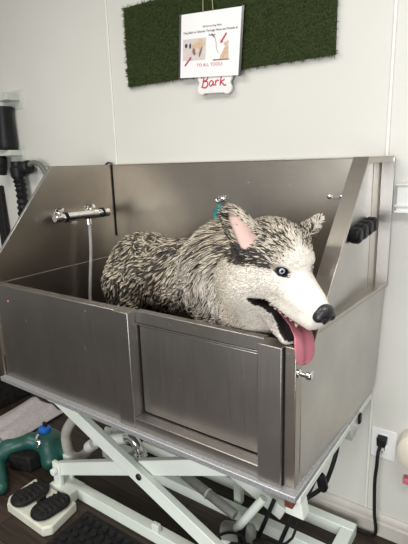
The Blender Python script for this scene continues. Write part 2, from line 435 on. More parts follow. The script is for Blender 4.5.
# eyelets on the back wall, latch stud on the right side, black ribbed hand grip
def eyelet(x, z):
    b = B(); lathe(b, [(0, .014), (.004, .014), (.005, .007), (.02, .006)], (x, YB, z), (0, -1, 0), 16)
    tube(b, [(x+.012*math.cos(a), YB-.024+.004*math.sin(a), z+.011*math.sin(a)) for a in np.linspace(0, 2*PI, 17)], .0032, 8, False)
    lab(obj('eyelet', b, M['chrome'], tub), 'chrome eyelet on the back wall')
eyelet(.636, 1.315); 
b = B()
for dx in (-.022, .022): lathe(b, [(0, .008), (.006, .008), (.009, .003)], (1.118+dx, YB, 1.331), (0, -1, 0), 14)
box(b, (1.098, YB-.006, 1.322), (1.138, YB, 1.330)); lab(obj('wall_hook', b, M['chrome'], tub), 'small chrome bracket')
b = B(); lathe(b, [(0, .011), (.006, .011), (.008, .006), (.022, .006), (.025, .010), (.034, .010), (.037, .006)], (1.268, .022, .957), (1, 0, 0), 16)
box(b, (1.285, .012, .955), (1.300, .045, .963)); lab(obj('latch_stud', b, M['chrome'], tub, bevel=.001), 'chrome latch stud')
b = B(); lathe(b, [(0, .006), (.012, .006), (.014, .003)], (1.268, .030, .985), (1, 0, 0), 12); obj('latch_pin', b, M['darkmetal'], tub)
b = B()
for k in range(4):
    y = .375+k*.053; z = 1.243+k*.0045
    lathe(b, [(0, .020), (.006, .024), (.026, .024), (.034, .017)], (XP+.003, y+.02, z), (1, 0, 0), 18)
box(b, (XP+.003, .38, 1.236), (XP+.014, .57, 1.262)); lab(obj('hand_grip', b, M['black'], tub, bevel=.002), 'black ribbed plastic grip')

# ------------------------------------------------------------------ mixer bar on the left wall, leash clip
mix = thing('shower_mixer', 'chrome shower mixer bar with hose on the left wall inside the tub', 'tap', (.05, .48, 1.25))
b = B(); lathe(b, [(0, .016), (.006, .020), (.045, .020), (.05, .017), (.055, .022), (.235, .022), (.24, .017), (.245, .020), (.305, .020), (.312, .014)], (.045, .285, 1.251), (0, 1, -.012), 24); obj('mixer_body', b, M['chrome'], mix)
for y in (.335, .545):
    b = B(); lathe(b, [(0, .0226), (.012, .0226)], (.045, y, 1.2503), (0, 1, 0), 24); obj('black_ring', b, M['black'], mix)
for y in (.345, .525):
    b = B(); lathe(b, [(0, .026), (.005, .026), (.008, .013), (.04, .012)], (.0, y, 1.268), (1, 0, -.3), 20); obj('mounting_flange', b, M['chrome'], mix)
b = B(); tube(b, spline([(.045, .470, 1.232), (.050, .468, 1.19), (.058, .455, 1.08), (.058, .437, .95), (.06, .425, .86), (.09, .40, .76), (.16, .38, .715)]), .0075, 10); obj('shower_hose', b, M['greyhose'], mix)
b = B(); lathe(b, [(0, .010), (.03, .011), (.034, .008)], (.045, .470, 1.235), (0, 0, -1), 14); obj('hose_nut', b, M['chrome'], mix)

clip = thing('leash_clip', 'teal leash clip hanging from the eyelet above the dog', 'clip', (.636, .655, 1.25))
b = B(); tube(b, spline([(.633, .655, 1.302), (.630, .655, 1.288), (.634, .655, 1.276)]), .004, 8); obj('snap_hook', b, M['darkmetal'], clip)
b = B(); box(b, (.613, .640, 1.226), (.659, .667, 1.276)); lathe(b, [(0, .012), (.02, .008)], (.636, .655, 1.276), (0, 0, 1), 14); obj('clip_body', b, M['tealclip'], clip, bevel=.005)
b = B(); bar(b, (.636, .655, 1.23), (.640, .63, 1.13), .016, .004, (1, 0, 0)); obj('strap', b, M['black'], clip)

# ------------------------------------------------------------------ the dog
HP = np.array([1.258, .025, 1.216]); HS = 1.14
def rotm(y, p, r):
    cy, sy, cp, sp, cr, sr = math.cos(y), math.sin(y), math.cos(p), math.sin(p), math.cos(r), math.sin(r)
    return np.array([[cy, -sy, 0], [sy, cy, 0], [0, 0, 1]])@np.array([[cp, 0, sp], [0, 1, 0], [-sp, 0, cp]])@np.array([[1, 0, 0], [0, cr, -sr], [0, sr, cr]])
HR = rotm(-.50, .26, -.042)
def H(p): return HP+HS*(HR@np.array(p, float))
def hl(P): return ((P-HP)@HR)/HS
dog = SDF()
# torso
dog.add(f_cone((.400, .42, 1.04), (.60, .41, 1.035), .122, .122), .05)
dog.add(f_cone((.60, .41, 1.035), (.85, .37, 1.07), .122, .148), .06)
dog.add(f_ell((.428, .42, 1.065), (.135, .115, .122)), .05)
dog.add(f_ell((.86, .35, 1.10), (.13, .13, .15)), .06)
dog.add(f_cone((.88, .33, 1.11), (1.06, .20, 1.16), .132, .108), .07)
dog.add(f_cone((1.04, .20, 1.09), (1.10, .165, 1.07), .115, .078), .06)       # ruff under the throat
dog.add(f_cone(H((-.085, 0, -.085)), (1.05, .185, 1.03), .074, .098), .06)
dog.add(f_cone((.88, .34, 1.02), (.98, .28, .96), .13, .10), .06)             # chest
# legs and tail
for y in (.33, .49):
    dog.add(f_cone((.39, y, 1.0), (.41, y-.01, .88), .085, .060), .05); dog.add(f_cone((.41, y-.01, .88), (.33, y, .80), .05, .034), .03)
    dog.add(f_cone((.33, y, .80), (.355, y, .722), .030, .027), .02); dog.add(f_cone((.35, y, .722), (.40, y, .720), .026, .024), .02)
for y in (.27, .40):
    dog.add(f_cone((.90, y+.02, 1.0), (.87, y, .88), .080, .052), .05); dog.add(f_cone((.87, y, .88), (.89, y, .74), .042, .030), .03)
    dog.add(f_cone((.89, y, .724), (.94, y, .722), .028, .026), .02)
dog.add(f_cone((.36, .50, 1.04), (.36, .56, .93), .04, .045), .04); dog.add(f_cone((.36, .56, .93), (.39, .58, .80), .045, .022), .03)
# head, in its own frame (x forward, y to its left, z up, eyes at the origin)
def hd(fn, k=.02, sub=False):
    g = f_local(fn, HP, HR, HS); dog.sub(g, k) if sub else dog.add(g, k)
hd(f_ell((-.080, 0, .006), (.085, .072, .064)), .05)
hd(f_ell((-.030, 0, .012), (.050, .048, .040)), .02)
hd(f_squash(f_cone((-.03, 0, -.042), (.088, 0, -.055), .047, .0265), (0, 0, -.05), (0, 1, 0), 1.0), .025)
hd(f_cone((.0, 0, -.018), (.085, 0, -.042), .024, .017), .02)                # bridge
for s in (-1, 1):
    hd(f_ell((-.016, .030*s, .013), (.018, .016, .012)), .016)               # brow
    hd(f_cone((-.025, .020*s, -.030), (.060, .011*s, -.046), .035, .025), .015)
    hd(f_ell((-.075, .048*s, -.052), (.055, .040, .050)), .04)               # cheek
    hd(f_ell((-.120, .055*s, -.078), (.060, .048, .060)), .06)               # cheek ruff
    hd(f_cone((-.005, .026*s, -.072), (.088, .013*s, -.070), .020, .016), .012)   # lips
    hd(f_ell((.004, .038*s, .000), (.010, .010, .008)), .010, True)          # eye socket
hd(f_squash(f_cone((-.075, 0, -.114), (.026, 0, -.155), .022, .0105), (0, 0, -.12), (0, 1, 0), 1.75), .018)   # jaw
MOUTH = f_local(f_squash(f_cone((-.036, 0, -.080), (.075, 0, -.1260), .0130, .0335), (0, 0, -.1), (0, 1, 0), 4.8), HP, HR, HS)
dog.sub(MOUTH, .005)
# ears
EARN = [((-.072, -.070, .036), (-.122, -.092, .073), (.66, -.72, .16)), ((-.074, .064, .044), (-.060, .076, .074), (.55, .80, .10))]
ear_in = []
for (ba, ti, nn) in EARN:
    ba, ti, nn = np.array(ba), np.array(ti), np.array(nn); nn = nn-(ti-ba)*(nn@(ti-ba))/((ti-ba)@(ti-ba)); nn /= np.linalg.norm(nn)
    hd(f_squash(f_cone(ba, ti, .034, .021), (ba+ti)/2, nn, .40), .012)
    g = f_local(f_squash(f_cone(ba+(ti-ba)*.12+nn*.014, ti*.90+ba*.10+nn*.012, .0240, .0125), (ba+ti)/2+nn*.013, nn, .40), HP, HR, HS)
    dog.sub(g, .006); ear_in.append(g[0])
DV, DF = dog.mesh((.04, -.16, .68), (1.48, .66, 1.42), .005)

def fbm(P, f, seed=0):
    r = np.random.default_rng(seed); o = np.zeros(len(P))
    for k in range(6):
        d = r.normal(size=3); d /= np.linalg.norm(d); o += np.sin(P@d*f*(1+.35*k)+r.random()*6.28)
    return o/2.45
def sst(a, b_, x): t = np.clip((x-a)/(b_-a), 0, 1); return t*t*(3-2*t)
CREAM = np.array([.68, .575, .43]); WHITE = np.array([.82, .76, .67]); GREY = np.array([.30, .27, .235]); DARK = np.array([.030, .026, .023]); PINK = np.array([.56, .38, .33])
def zones(P):
    """how dark (0..1) and how white (0..1) the coat is, and head weight"""
    q = hl(P); x, y, z = q.T; n = fbm(P, 55, 3); n2 = fbm(P, 18, 5)
    head = sst(-.23, -.11, x+.025*n2)*sst(-.26, -.16, z)
    # head markings
    line = -.004-.16*np.clip(-.03-x, 0, .2)-.9*np.clip(-.12-x, 0, .2)+.05*np.clip(x, 0, .2)
    hdark = sst(-.006, .010, z-line+.006*n)*sst(.015, -.015, x)
    blaze = np.exp(-(y/.013)**2)*sst(-.075, -.02, x)
    brow = np.exp(-(((np.abs(y)-.024)/.012)**2+((z-.024)/.011)**2+((x+.005)/.03)**2))
    hdark = np.clip(hdark-.8*blaze-.9*brow, 0, 1)
    earw = np.exp(-((np.abs(y)-.078)/.020)**2)*sst(.042, .062, z)
    hdark = np.clip(hdark*(.80+.30*n2)*(1-.75*earw), 0, 1)
    # body markings: dark saddle with a pale band behind the shoulder and another on the neck
    xs = P[:, 0]; zz = P[:, 2]
    bd = .80+.2*n2
    u = xs-.45*(zz-1.15)
    bd = bd*(1-.95*np.exp(-((u-.74)/.05)**2))*(1-.8*np.exp(-((u-.92)/.04)**2))
    bd = bd*(1-.85*sst(.72, .85, u+.03*n2)*sst(1.22, 1.10, zz+.02*n2))
    bd = bd*(1-.5*sst(1.02, .92, zz))
    white = .95*sst(.70, .86, u+.03*n2)*sst(1.25, 1.12, zz+.02*n2)*(1-.55*np.exp(-((u-.86)/.03)**2))+.35*np.exp(-((u-.74)/.05)**2)
    hwhite = (1-hdark)*(1-.6*sst(-.05, -.13, x)-.35*np.exp(-(y/.010)**2)*sst(.01, -.03, x))
    return head*hdark+(1-head)*np.clip(bd, 0, 1), np.clip(head*hwhite+(1-head)*white, 0, 1), head
mouth_d = MOUTH[0]
def in_mouth(P):
    q = hl(P); md = mouth_d(P)/HS; zj = -.112-.39*(q[:, 0]+.075)
    return (md < .0042) | ((md < .014) & (q[:, 2] > zj+.002) & (q[:, 2] < -.070-.30*(q[:, 0]+.05)-.016) & (q[:, 0] > -.03))
def skin_color(P):
    dk, wh, hdw = zones(P); q = hl(P)
    pale = CREAM*(1-wh[:, None])+WHITE*wh[:, None]
    under = np.where(hdw[:, None] > .5, pale*.95, pale*(.25+.7*wh[:, None]))
    c = under*(1-dk[:, None])+(DARK*1.6)*dk[:, None]
    c = np.where(in_mouth(P)[:, None], np.array([.012, .010, .010]), c)
    for s in (-1, 1):
        e = np.linalg.norm((q-np.array([.003, .036*s, -.0015]))/np.array([1.5, 1.25, .74]), axis=1)
        c = np.where((e < .0135)[:, None], np.array([.012, .011, .011]), c)
    for g in ear_in:
        e = g(P)/HS; w = sst(.004, .0, e)[:, None]; c = c*(1-w)+PINK*w
    return c
d_ = np_mesh('dog', DV, DF, None, M['skin'], None, skin_color(DV))
tag(d_, 'wet grey and cream husky standing in the steel tub with its tongue out', 'dog')
DOG = d_

# fur: wet pointed locks on the body, short fine hair on the head
def flow(P):
    q = hl(P); hw = sst(-.20, -.10, q[:, 0])[:, None]*sst(-.26, -.16, q[:, 2])[:, None]
    head = (np.stack([-np.ones(len(P)), 1.2*q[:, 1]/.06, -.25+.9*np.clip(q[:, 2]/.06, -1, .4)], 1))@HR.T
    body = np.stack([-np.full(len(P), .75), np.zeros(len(P)), -np.full(len(P), .75)], 1)
    return head*hw+body*(1-hw)
def keep(P):
    q = hl(P); ok = ~in_mouth(P) & (mouth_d(P)/HS > .005)
    for g in ear_in: ok &= (g(P)/HS > .002) | (RNG.random(len(P)) < .008)
    for s in (-1, 1): ok &= np.linalg.norm((q-np.array([.002, .037*s, 0])), axis=1) > .0175
    ok &= np.linalg.norm(q-np.array([.112, 0, -.046]), axis=1) > .024
    return ok
P = sample(DV, DF, 60000); P = P[keep(P)]; N = dog.grad(P); dk, wh, hw = zones(P)
isb = (hw < .35) & (P[:, 2] > .86)
lst = []
# body locks
Pb, Nb, dkb, whb = P[isb], N[isb], dk[isb], wh[isb]; m = min(len(Pb), 11000); Pb, Nb, dkb, whb = Pb[:m], Nb[:m], dkb[:m], whb[:m]
Db = flow(Pb); w1 = np.stack([fbm(Pb, 30, 21), fbm(Pb, 30, 22), fbm(Pb, 30, 23)], 1); Db = Db+.50*w1+.20*RNG.normal(size=(m, 3))
r = RNG.random(m)
dark_lock = (r < .14+.30*dkb)
tip = np.where(dark_lock[:, None], DARK*(1+2.5*RNG.random((m, 1))), (CREAM*(1-whb[:, None])+WHITE*whb[:, None])*(.66+.78*RNG.random((m, 1)))*(1+.16*whb[:, None]-.08*dkb[:, None]))
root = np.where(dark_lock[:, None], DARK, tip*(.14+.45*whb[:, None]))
Lb = (.031+.022*RNG.random(m))*(1-.32*sst(.75, .55, Pb[:, 0]))*(1+.25*np.exp(-((Pb[:, 0]-.92)/.1)**2))*(1-.35*whb); Wb = (.0030+.0030*RNG.random(m))*(1-.40*whb)*(1-.35*sst(.68, .80, Pb[:, 0]))
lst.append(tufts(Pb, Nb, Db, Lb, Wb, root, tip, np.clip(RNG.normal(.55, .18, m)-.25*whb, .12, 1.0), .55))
# head hair
Ph, Nh, dkh, whh, hwh = [a[~isb & (P[:, 2] > .86)] for a in (P, N, dk, wh, hw)]
extra = sample(DV, DF, 160000); eh = hl(extra); extra = extra[(eh[:, 0] > -.22) & (eh[:, 2] > -.25)]; extra = extra[keep(extra)]
Ph = np.concatenate([Ph, extra]); Nh = dog.grad(Ph); dkh, whh, hwh = zones(Ph); m = len(Ph); q = hl(Ph)
Dh = flow(Ph); Dh = Dh/np.linalg.norm(Dh, axis=1, keepdims=True)+.22*np.stack([fbm(Ph, 60, 31), fbm(Ph, 60, 32), fbm(Ph, 60, 33)], 1)+.10*RNG.normal(size=(m, 3))
snout = sst(-.01, .05, q[:, 0])
topw = sst(-.01, .03, q[:, 2])*sst(.0, -.03, q[:, 0])*(1-.8*np.exp(-((np.abs(q[:, 1])-.082)/.022)**2)*sst(.035, .055, q[:, 2]))
strk = .5+.5*np.clip(1.6*fbm(np.stack([q[:, 0]*.25, q[:, 1], q[:, 2]], 1), 420, 77), -1, 1)
stk = sst(.0, -.03, q[:, 0])*np.exp(-((q[:, 2]-(.010-.16*np.clip(-.03-q[:, 0], 0, .2)-.5*np.clip(-.12-q[:, 0], 0, .2)))/.022)**2)
dark_lock = RNG.random(m) < dkh*(.30+.48*strk+.62*stk)
pale = (CREAM*(1-whh[:, None])+WHITE*whh[:, None])
tip = np.where(dark_lock[:, None], DARK*(1+2*RNG.random((m, 1))), pale*(.74+.34*RNG.random((m, 1)))*(1-.15*dkh[:, None]))
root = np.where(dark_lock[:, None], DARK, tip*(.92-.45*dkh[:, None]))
Lh = (.006+.006*RNG.random(m))*(1-.55*snout)+.011*topw+.006*stk+.009*sst(-.06, -.14, q[:, 0]); Wh = (.0009+.0007*RNG.random(m))*(1-.3*snout)+.0012*topw+.0005*stk
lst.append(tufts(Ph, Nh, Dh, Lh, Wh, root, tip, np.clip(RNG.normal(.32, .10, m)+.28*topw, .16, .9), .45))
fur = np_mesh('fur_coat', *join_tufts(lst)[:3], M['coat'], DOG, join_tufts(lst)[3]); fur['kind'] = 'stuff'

# nose, eyes, tongue, teeth
nz = SDF()
def hn(fn, k=.006, sub=False):
    g = f_local(fn, HP, HR, HS); nz.sub(g, k) if sub else nz.add(g, k)
hn(f_ell((.106, 0, -.042), (.015, .0205, .0185))); hn(f_ell((.101, 0, -.060), (.012, .010, .012)), .01)
for s in (-1, 1): hn(f_ell((.120, .0100*s, -.047), (.006, .0045, .0040)), .003, True); hn(f_ell((.106, .0165*s, -.049), (.011, .008, .010)), .008)
c = H((.108, 0, -.05)); nv, nf = nz.mesh(c-.05, c+.05, .002)
np_mesh('nose', nv, nf, None, M['nose'], DOG)['label'] = 'black wet nose'
for s in (-1, 1):
    b = B(); r = bmesh.ops.create_uvsphere(b, u_segments=28, v_segments=24, radius=.0120*HS)
    gaze = HR@np.array([.86, .42*s, .02]); gaze = gaze/np.linalg.norm(gaze)
    if s < 0: gaze = gaze*.75+np.array([.45, -.75, .12])*.5
    R_ = Vector((0, 0, 1)).rotation_difference(Vector(gaze)).to_matrix().to_4x4()
    fc = b.faces[:]
    for f in fc:
        z = f.calc_center_median().z/(.0120*HS); f.material_index = 1 if .845 < z < .955 else 0
    bmesh.ops.transform(b, matrix=Matrix.Translation(Vector(H((-.0050, .0340*s, .0)))) @ R_, verts=b.verts)
    o = obj('eye', b, M['eyedark'], DOG); o.data.materials.append(M['iris'])
    if s < 0: o['label'] = 'pale blue eye'
# tongue: thick strap over the lower jaw, grooved down the middle
path = spline([(-.045, .004, -.111), (-.005, .006, -.113), (.040, .001, -.112), (.072, -.009, -.112), (.088, -.015, -.125), (.096, -.015, -.143), (.100, -.015, -.163)], 6)
TV, TQ, TC = [], [], []; n = len(path); sg = 20
for i, p in enumerate(path):
    t = i/(n-1); tg = (path[min(i+1, n-1)]-path[max(i-1, 0)]).normalized(); sd = Vector((-.10, 1, .10)); sd = (sd-tg*sd.dot(tg)).normalized(); up = sd.cross(tg)*-1
    w = .010+.0165*min(1, t/.72); w *= math.sqrt(max(.02, 1-max(0, (t-.80)/.205)**2))
    for k in range(sg):
        a = 2*PI*k/sg; cx, sx = math.cos(a), math.sin(a)
        groove = -.0022*math.exp(-(cx/.22)**2)*(1 if sx > 0 else 0)
        q = p+sd*(w*cx)+up*(.0048*sx*(1-.3*abs(cx))+groove+.004*cx*cx)
        TV.append(H(q)); TC.append(np.array([.50, .165, .205])*(1-.32*math.exp(-(cx/.15)**2)*(sx > 0))*(.9+.15*t))
for i in range(n-1):
    for k in range(sg): TQ.append((i*sg+k, i*sg+(k+1) % sg, (i+1)*sg+(k+1) % sg, (i+1)*sg+k))
TT = []
for e, ring in ((0, 0), (1, (n-1)*sg)):
    cidx = len(TV); TV.append(np.mean(TV[ring:ring+sg], 0)); TC.append(TC[ring])
    for k in range(sg): TT.append((ring+k, ring+(k+1) % sg, cidx) if e else (ring+(k+1) % sg, ring+k, cidx))
lab(np_mesh('tongue', TV, TQ, TT, M['tongue'], DOG, np.array(TC)), 'long pink tongue hanging over the tub edge')
for s in (-1, 1):
    for k in range(6):
        t = k/5; p = Vector((-.020+.080*t, (.0300-.010*t)*s, -.088-.002*t)); h = .006+.004*(k == 5)-.001*t
        b = B(); lathe(b, [(0, .0044*HS), (h*.5*HS, .0034*HS), (h*HS, .0008)], H(p), HR@np.array([.05, -.05*s, -1.]), 8); obj('tooth', b, M['teeth'], DOG)

# ------------------------------------------------------------------ turf panel, paper sign, bone sign on the wall
X0, X1, ZB, ZU = .135, 1.092, 1.808, 2.130
turf = thing('turf_panel', 'dark green artificial turf panel hung on the white wall', 'turf panel', ((X0+X1)/2, WY, ZB))
b = B(); box(b, (X0, WY-.014, ZB), (X1, WY-.001, ZU)); obj('backing', b, M['turf'], turf)
n = 26000; P = np.stack([X0+(X1-X0)*RNG.random(n), np.full(n, WY-.014), ZB+(ZU-ZB)*RNG.random(n)], 1)
N = np.tile([0, -1., 0], (n, 1)); D = RNG.normal(size=(n, 3))+np.array([0, 0, -.6])
g = RNG.random((n, 1)); c1 = np.array([.050, .074, .022])*(1-g)+np.array([.105, .135, .048])*g
v, q, t, c = tufts(P, N, D, .012+.012*RNG.random(n), .0011+.0006*RNG.random(n), c1*.65, c1, np.clip(RNG.normal(.8, .3, n), .2, 1.4), .3)
np_mesh('grass_blades', v, q, t, vcol('turf_blades', .75, .15), turf, c)['kind'] = 'stuff'

SY = .668
sign = thing('paper_notice', 'printed white notice in a clear sleeve hanging over the turf panel', 'notice', (.58, SY, 1.93))
ang = math.radians(4.5)
SM = Matrix.Translation((.599, SY, 1.910)) @ Matrix.Rotation(ang, 4, 'Y') @ Matrix.Rotation(PI/2, 4, 'X')   # local x right, y up, z towards the room
def sgn(bm): bmesh.ops.transform(bm, matrix=SM, verts=bm.verts); return bm
def poly(bm, pts, z0, z1): prism(bm, [(x, y, z0) for x, y in pts], (0, 0, z1-z0))
SW, SH = .140, .117
b = B(); box(b, (-SW, -SH, 0), (SW, SH, .0015)); obj('paper_sheet', sgn(b), M['paper'], sign)
for s in (-1, 1):
    b = B(); box(b, (s*(SW+.004)-.005, -SH-.003, -.0005), (s*(SW+.004)+.005, SH+.002, .002)); obj('sleeve_edge', sgn(b), M['darkmetal'], sign)
def txt(body, x, y, size, mat, name='lettering', width=1): return text_mesh(body, size, mat, name, sign, SM @ Matrix.Translation((x, y, .0019)), width=width)
txt('Self Service Dog Wash', .01, .062, .0095, M['ink']); txt('Dog Bath to Operate Through Hose and Nozzle at', .0, .045, .0122, M['ink'], width=1.0); txt('Shower', .012, .030, .0108, M['ink'])
lab(txt('TO ALL TOOLS', .004, -.078, .0165, M['red'], width=1.1), 'red capitals')
b = B(); poly(b, [(-.128, -.054), (-.016, -.054), (-.016, .026), (-.128, .026)], .0015, .0018); pc = obj('printed_picture', sgn(b), M['pic'], sign)
def blob(cx, cy, rx, ry, z, mat, rot=0, n=20):
    b = B(); poly(b, [(cx+rx*math.cos(a)*math.cos(rot)-ry*math.sin(a)*math.sin(rot), cy+rx*math.cos(a)*math.sin(rot)+ry*math.sin(a)*math.cos(rot)) for a in np.linspace(0, 2*PI, n, False)], z, z+.0002); return b
def pp(bm, mat, par=None): obj('picture_shape', sgn(bm), M[mat], par or pc)
pp(blob(-.112, .002, .007, .008, .0018, 0), 'ink'); pp(blob(-.092, .000, .005, .010, .0018, 0), 'ink')
pp(blob(-.058, -.006, .026, .022, .0018, 0), 'tan'); pp(blob(-.038, .008, .020, .013, .002, 0, -.5), 'tan'); pp(blob(-.072, -.022, .008, .014, .0021, 0, .3), 'brown'); pp(blob(-.040, -.024, .005, .020, .0021, 0, -.35), 'brown'); pp(blob(-.056, -.020, .010, .010, .0023, 0), 'pic')
def arrow(x0, y0, x1, y1, w=.0035):
    d = Vector((x1-x0, y1-y0)).normalized(); n_ = Vector((-d.y, d.x)); a, e = Vector((x0, y0)), Vector((x1, y1)); m_ = e-d*.011
    b = B(); poly(b, [tuple(a+n_*w), tuple(a-n_*w), tuple(m_-n_*w), tuple(m_-n_*w*2.3), tuple(e), tuple(m_+n_*w*2.3), tuple(m_+n_*w)], .0024, .0027); return obj('red_arrow', sgn(b), M['red'], sign)
arrow(-.116, -.072, -.084, -.040); arrow(.078, .034, .052, .000)
b = B(); tube(b, [(x, y, .0022) for x, y in [(.014, .030), (.026, .022), (.032, .004), (.035, -.018), (.044, -.034)]], .0012, 6); obj('drawn_hose', sgn(b), M['greyhose'], sign)
b = B(); poly(b, [(.006, .034), (.010, .038), (.026, .026), (.022, .021)], .0018, .0022); obj('drawn_nozzle', sgn(b), M['brown'], sign)
b = B(); poly(b, [(.050, -.056), (.090, -.056), (.090, -.03), (.087, -.004), (.090, .004), (.084, .009), (.078, .004), (.070, .002), (.066, -.004), (.073, -.010), (.066, -.024), (.055, -.042)], .0018, .0021); obj('drawn_dog', sgn(b), M['tan'], sign)
b = B(); poly(b, [(.020, -.060), (.095, -.060), (.095, -.056), (.020, -.055)], .0018, .0021); obj('drawn_ground', sgn(b), M['brown'], sign)
b = B()
for x0, x1 in ((-.035, -.026), (.012, .004)):
    tube(b, [SM @ Vector((x0, SH-.004, .001)), Vector((.599+x1, WY-.03, 2.20))], .0016, 6)
obj('hanging_string', b, M['string'], sign)

bone = thing('bone_sign', 'white bone shaped sign reading Bark hung under the paper notice', 'sign', (.55, SY+.01, 1.79))
BM = Matrix.Translation((.613, SY+.012, 1.769)) @ Matrix.Scale(1.06, 4) @ Matrix.Rotation(ang*.8, 4, 'Y') @ Matrix.Rotation(PI/2, 4, 'X')
pts = []
for (cx, cy, a0, a1) in ((.056, -.020, -130, 50), (.056, .020, -50, 130), (-.056, .020, 50, 230), (-.056, -.020, 130, 310)):
    for a in np.linspace(math.radians(a0), math.radians(a1), 10): pts.append((cx+.021*math.cos(a), cy+.021*math.sin(a)))
b = B(); poly(b, pts, -.006, .006); bmesh.ops.transform(b, matrix=BM, verts=b.verts); obj('bone_board', b, M['bone'], bone, bevel=.0025)
b = B()
def stroke(ps, r=.0022): tube(b, [(x, y, .0065) for x, y, _ in spline([(x, y, 0) for x, y in ps], 6)], r, 6)
stroke([(-.046, .026), (-.049, .005), (-.053, -.014)], .0028); stroke([(-.060, .018), (-.046, .029), (-.030, .026), (-.032, .013), (-.047, .007), (-.032, .006), (-.028, -.006), (-.040, -.016), (-.056, -.012)], .0026)
stroke([(-.004, .006), (-.016, .007), (-.021, -.006), (-.012, -.010), (-.003, .004), (-.004, -.008), (.004, -.006)]); stroke([(.006, .008), (.008, -.010)]); stroke([(.007, .0), (.014, .009), (.021, .006)])
stroke([(.032, .027), (.029, .008), (.027, -.010)], .0026); stroke([(.046, .010), (.029, .001), (.038, -.003), (.046, -.011), (.054, -.008)], .0024)
bmesh.ops.transform(b, matrix=BM, verts=b.verts); lab(obj('lettering', b, M['red'], bone), 'red handwritten word Bark')

# ------------------------------------------------------------------ outlet, plug, wall pieces at right
out = thing('outlet', 'white wall outlet plate low on the wall right of the tub', 'outlet', (1.318, WY, .40))
b = B(); box(b, (1.285, WY-.006, .338), (1.376, WY, .462)); obj('cover_plate', b, M['whiteplastic'], out, bevel=.003)
for z in (.378, .424):
    b = B(); box(b, (1.312, WY-.009, z-.018), (1.348, WY-.005, z+.018)); s_ = obj('socket', b, M['whiteplastic'], out, bevel=.003)
    b = B(); box(b, (1.321, WY-.0095, z-.003), (1.324, WY-.0088, z+.008)); box(b, (1.335, WY-.0095, z-.003), (1.338, WY-.0088, z+.008)); lathe(b, [(0, .003), (.0008, .003)], (1.3295, WY-.0088, z-.010), (0, -1, 0), 10); obj('slot', b, M['black'], s_)
cord = thing('power_cord', 'black power cord plugged into the white wall outlet', 'cord', (1.30, WY-.03, .42))
b = B(); prism(b, [(1.314, WY-.010, .405), (1.344, WY-.010, .405), (1.347, WY-.010, .440), (1.311, WY-.010, .440)], (0, -.032, 0)); obj('plug', b, M['black'], cord, bevel=.004)
b = B(); tube(b, spline([(1.328, .672, .412), (1.324, .655, .385), (1.323, .650, .33), (1.320, .650, .27), (1.322, .652, .19), (1.326, .655, .11), (1.334, .656, .05), (1.326, .660, .016), (1.29, .662, .008), (1.22, .664, .008), (1.10, .664, .008), (.95, .66, .008)]), .0065, 10); obj('cable', b, M['black'], cord)
wb = thing('mounted_box', 'white wall box with horizontal ribs at the right beside the tub wing', 'wall box', (1.36, WY, 1.33))
b = B(); box(b, (1.322, WY-.022, 1.285), (1.48, WY, 1.374)); obj('box_body', b, M['whiteplastic'], wb, bevel=.003)
for z in (1.285, 1.305, 1.374):
    b = B(); box(b, (1.318, WY-.028, z-.004), (1.48, WY, z+.004)); obj('rib', b, M['whiteplastic'], wb, bevel=.002)
disp = thing('mounted_dispenser', 'rounded cream plastic dispenser cut off by the right edge of the photo', 'dispenser', (1.45, WY, .42))
b = B(); lathe(b, [(0, .066), (.035, .068), (.055, .060), (.066, .040), (.070, .0)], (0, 0, 0), (0, -1, 0), 32)
bmesh.ops.transform(b, matrix=Matrix.Translation((1.436, WY, .425)) @ Matrix.Diagonal((.78, 1, 1.08, 1)), verts=b.verts); obj('housing', b, M['cream'], disp)
b = B(); box(b, (1.412, WY-.03, .276), (1.44, WY, .300)); obj('pull_tab', b, M['pink'], disp, bevel=.004)

# ------------------------------------------------------------------ things on the wall at left
wand = thing('dryer_wand', 'black tubular wand held upright in clear wall clips at the left edge', 'wand', (-.76, WY, 1.6))
b = B(); lathe(b, [(0, .05), (.01, .056), (.03, .056), (.20, .045), (.215, .050), (.235, .050)], (-.795, .645, 1.565), (.05, 0, 1), 24); obj('tube_body', b, M['black'], wand)
b = B(); lathe(b, [(0, .03), (.06, .036), (.10, .036)], (-.85, .64, 1.53), (-.35, 0, -1), 20); obj('lower_body', b, M['rubber'], wand)
for z, dx in ((1.545, -.0), (1.84, .03)):
    b = B(); box(b, (-.90+dx, WY-.004, z-.055), (-.705+dx, WY, z+.045)); box(b, (-.86+dx, .62, z-.012), (-.735+dx, WY, z+.018)); lab(obj('clip_bracket', b, M['clear'], wand, bevel=.003), 'clear plastic wall clip')
noz = thing('hanging_hose', 'black corrugated hose with a pipe bend hanging left behind the tub', 'hose', (-.70, .62, 1.3))
b = B(); pth = spline([(-.715, .645, 1.49), (-.715, .64, 1.42), (-.70, .64, 1.35), (-.70, .64, 1.25), (-.71, .64, 1.15)], 10); k_ = len(pth); tube(b, pth, lambda t: .030+.005*math.sin(t*75), 14); obj('corrugated_hose', b, M['black'], noz)
b = B(); lathe(b, [(0, .042), (.05, .045), (.06, .036), (.085, .036)], (-.715, .645, 1.415), (0, 0, 1), 18); obj('hose_cuff', b, M['black'], noz)
b = B(); lathe(b, [(0, .03), (.02, .038), (.05, .038), (.06, .03)], (-.66, .645, 1.462), (1, 0, .1), 18); obj('valve_knob', b, M['black'], noz)
b = B(); tube(b, spline([(-.62, .645, 1.475), (-.56, .645, 1.49), (-.50, .645, 1.47), (-.46, .645, 1.41), (-.45, .645, 1.34)], 8), .014, 12); lab(obj('pipe_bend', b, M['greypipe'], noz), 'grey bent pipe')
bl = thing('leaning_black_pole', 'black flat pole leaning on the wall at the far left edge', 'pole', (-.95, .65, .9))
b = B(); bar(b, (-1.0, .685, 1.36), (-.905, .64, .24), .03, .07); obj('pole_body', b, M['rubber'], bl, bevel=.006)
